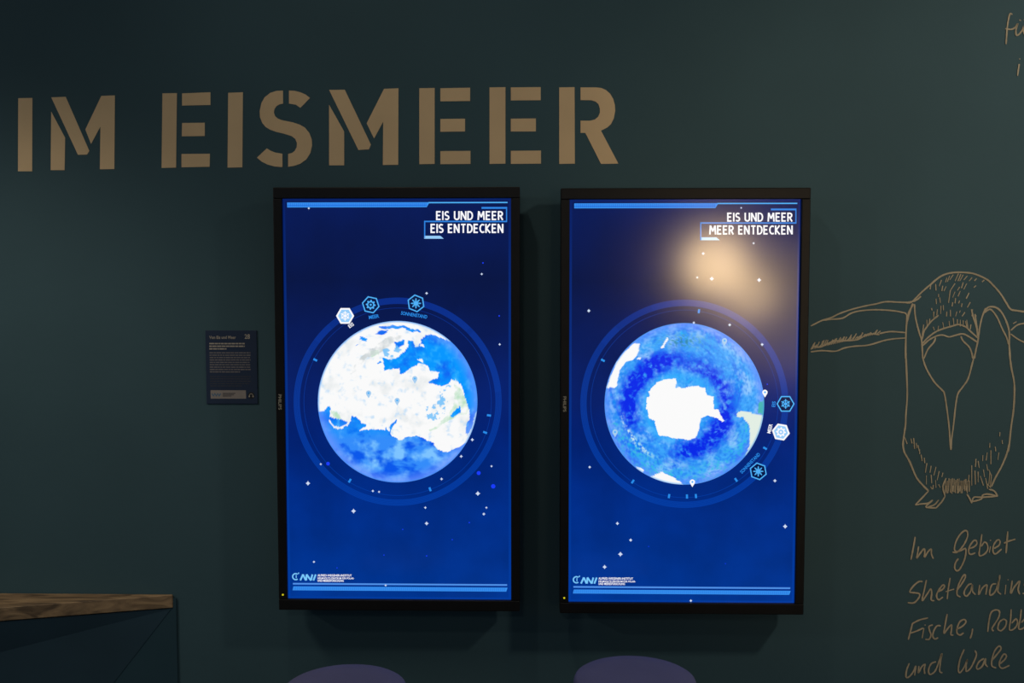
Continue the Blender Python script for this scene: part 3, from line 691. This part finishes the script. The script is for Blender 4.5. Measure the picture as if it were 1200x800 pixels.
mb = MB(); mb.poly([f((0.082,0.93)), f((0.775,0.93)), f((0.775,0.815)), f((0.082,0.815))]); mesh('logo_field', mb.V, mb.F, m_pbox, plate)
f = P3(-0.0047)
mb = MB(); P = [Vector((0.11+i*0.028, 0.872+(0.022 if i % 2 else -0.012))) for i in range(7)]; ribbon(mb, P, 0.022, f, 0); mesh('logo_mark', mb.V, mb.F, m_pblue, plate)
mb = MB()
for i, wd in enumerate((0.25, 0.22, 0.17)): mb.poly([f((0.32,0.862+i*0.019)), f((0.32+wd,0.862+i*0.019)), f((0.32+wd,0.852+i*0.019)), f((0.32,0.852+i*0.019))])
mesh('logo_lines', mb.V, mb.F, m_pdark, plate)
mb = MB(); f0 = P3(-0.0044); mb.poly([f0((0.875+0.065*math.cos(k*0.314), 0.885+0.047*math.sin(k*0.314))) for k in range(20)])
hp = mesh('headphone_badge', mb.V, mb.F, m_house, plate)
mb = MB(); ribbon(mb, [Vector((0.875+0.036*math.cos(t), 0.888-0.026*math.sin(t))) for t in np.linspace(0, math.pi, 10)], 0.008, f, 0)
for s in (-1, 1): mb.poly([f((0.875+s*0.037-0.011,0.888)), f((0.875+s*0.037+0.011,0.888)), f((0.875+s*0.037+0.011,0.910)), f((0.875+s*0.037-0.011,0.910))])
mesh('headphone_symbol', mb.V, mb.F, m_ptxt, plate)

# ------------------------------------------------------------------ bench in the lower left corner
ZT = on_y(100, 695.5, -0.004).z
TH = 0.042
tipb = on_y(196, 700, -0.004)
fr0 = on_z(0, 716.0, ZT); fr1 = on_z(195.5, 702.5, ZT)
sl = (fr0.y-fr1.y)/(fr0.x-fr1.x)
xl = -3.1; yl = fr1.y+sl*(xl-fr1.x)
bench = tag(empty('wedge_bench', (-2.0, 0, 0)), 'wedge shaped bench with rough timber top and navy slanted front', 'bench')
def wloc(p): return (p[0]+2.0, p[1], p[2])
def prism(name, top, bot, mat, bev):
    bm = bmesh.new(); n = len(top)
    t = [bm.verts.new(wloc(p)) for p in top]; b_ = [bm.verts.new(wloc(p)) for p in bot]
    bm.faces.new(t); bm.faces.new(list(reversed(b_)))
    for i in range(n): bm.faces.new((t[i], b_[i], b_[(i+1) % n], t[(i+1) % n]))
    bmesh.ops.recalc_face_normals(bm, faces=bm.faces)
    if bev: bmesh.ops.bevel(bm, geom=list(bm.edges), offset=bev, segments=1, affect='EDGES')
    return bm_obj(name, bm, mat, bench)
tx, ty = fr1.x, -0.009
top = [(xl, -0.003, ZT), (tx, -0.003, ZT), (tx, ty, ZT), (xl, yl, ZT)]
prism('timber_top', top, [(x, y, ZT-TH) for x, y, z in top], m_wood, 0.002)
zb = ZT-TH-0.003
dxb = (on_y(196, 714, -0.02).x-on_y(128, 800, -0.02).x)/(on_y(196, 714, -0.02).z-on_y(128, 800, -0.02).z)
pe = on_y(207.5, 760, -0.006).x
m_back = plain('dark_teal_strip', (0.026, 0.064, 0.084), 0.7, noise_scale=3, var=0.06, spec=0.2)  # thin dark teal strip on the wall, reaching past the bench tip
prism('dark_strip', [(-2.6, -0.002, ZT-0.012), (pe, -0.002, ZT-0.012), (pe, -0.0065, ZT-0.012), (-2.6, -0.0065, ZT-0.012)],
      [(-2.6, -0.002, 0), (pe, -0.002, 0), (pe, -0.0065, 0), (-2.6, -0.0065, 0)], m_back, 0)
bt = [(xl+0.01, -0.003, zb), (tx-0.006, -0.003, zb), (tx-0.006, ty+0.001, zb), (xl+0.01, yl+0.008, zb)]
bb = [(xl+0.01, -0.003, 0), (tx-dxb*zb, -0.003, 0), (tx-dxb*zb, ty+0.001, 0), (xl+0.01, yl+0.16, 0)]
prism('slanted_body', bt, bb, m_bench, 0)

# ------------------------------------------------------------------ stools
ZS = 0.45
def stool(px, py, halfpx, label):
    c = on_z(px, py, ZS); d = (c-CAM).dot(fw); r = halfpx*d/F
    root = tag(empty('round_stool', (c.x, c.y, 0)), label, 'stool', 'round stools below the monitors')
    def lathe(name, prof, mat, n=64):
        V = []; Fc = []
        for (q, z) in prof:
            V += [(q*math.cos(2*math.pi*k/n), q*math.sin(2*math.pi*k/n), z) for k in range(n)]
        for i in range(len(prof)-1):
            Fc += [(i*n+k, i*n+(k+1) % n, (i+1)*n+(k+1) % n, (i+1)*n+k) for k in range(n)]
        Fc.append(tuple(reversed(range(n)))); Fc.append(tuple((len(prof)-1)*n+k for k in range(n)))
        return mesh(name, V, Fc, mat, root, smooth=True)
    cap = [(r*0.985, 0.395), (r, 0.400), (r, 0.428), (r*0.993, 0.438), (r*0.975, 0.4445), (r*0.94, 0.448), (r*0.7, 0.4497), (r*0.3, 0.4505), (0.002, 0.4508)]
    lathe('seat_pad', cap, m_seat)
    lathe('seat_seam', [(r*0.985, 0.389), (r*0.992, 0.392), (r*0.985, 0.3955)], m_seat_side)
    lathe('tapered_body', [(r*0.80, 0.03), (r*0.86, 0.12), (r*0.93, 0.26), (r*0.975, 0.37), (r*0.98, 0.390)], m_seat_side)
    lathe('base_ring', [(r*0.76, 0.0), (r*0.79, 0.004), (r*0.79, 0.028), (r*0.76, 0.031)], m_base)
stool(403.5, 803.5, 73.5, 'round lilac stool below the EIS ENTDECKEN monitor')
stool(744, 792.5, 72.0, 'round lilac stool below the MEER ENTDECKEN monitor')
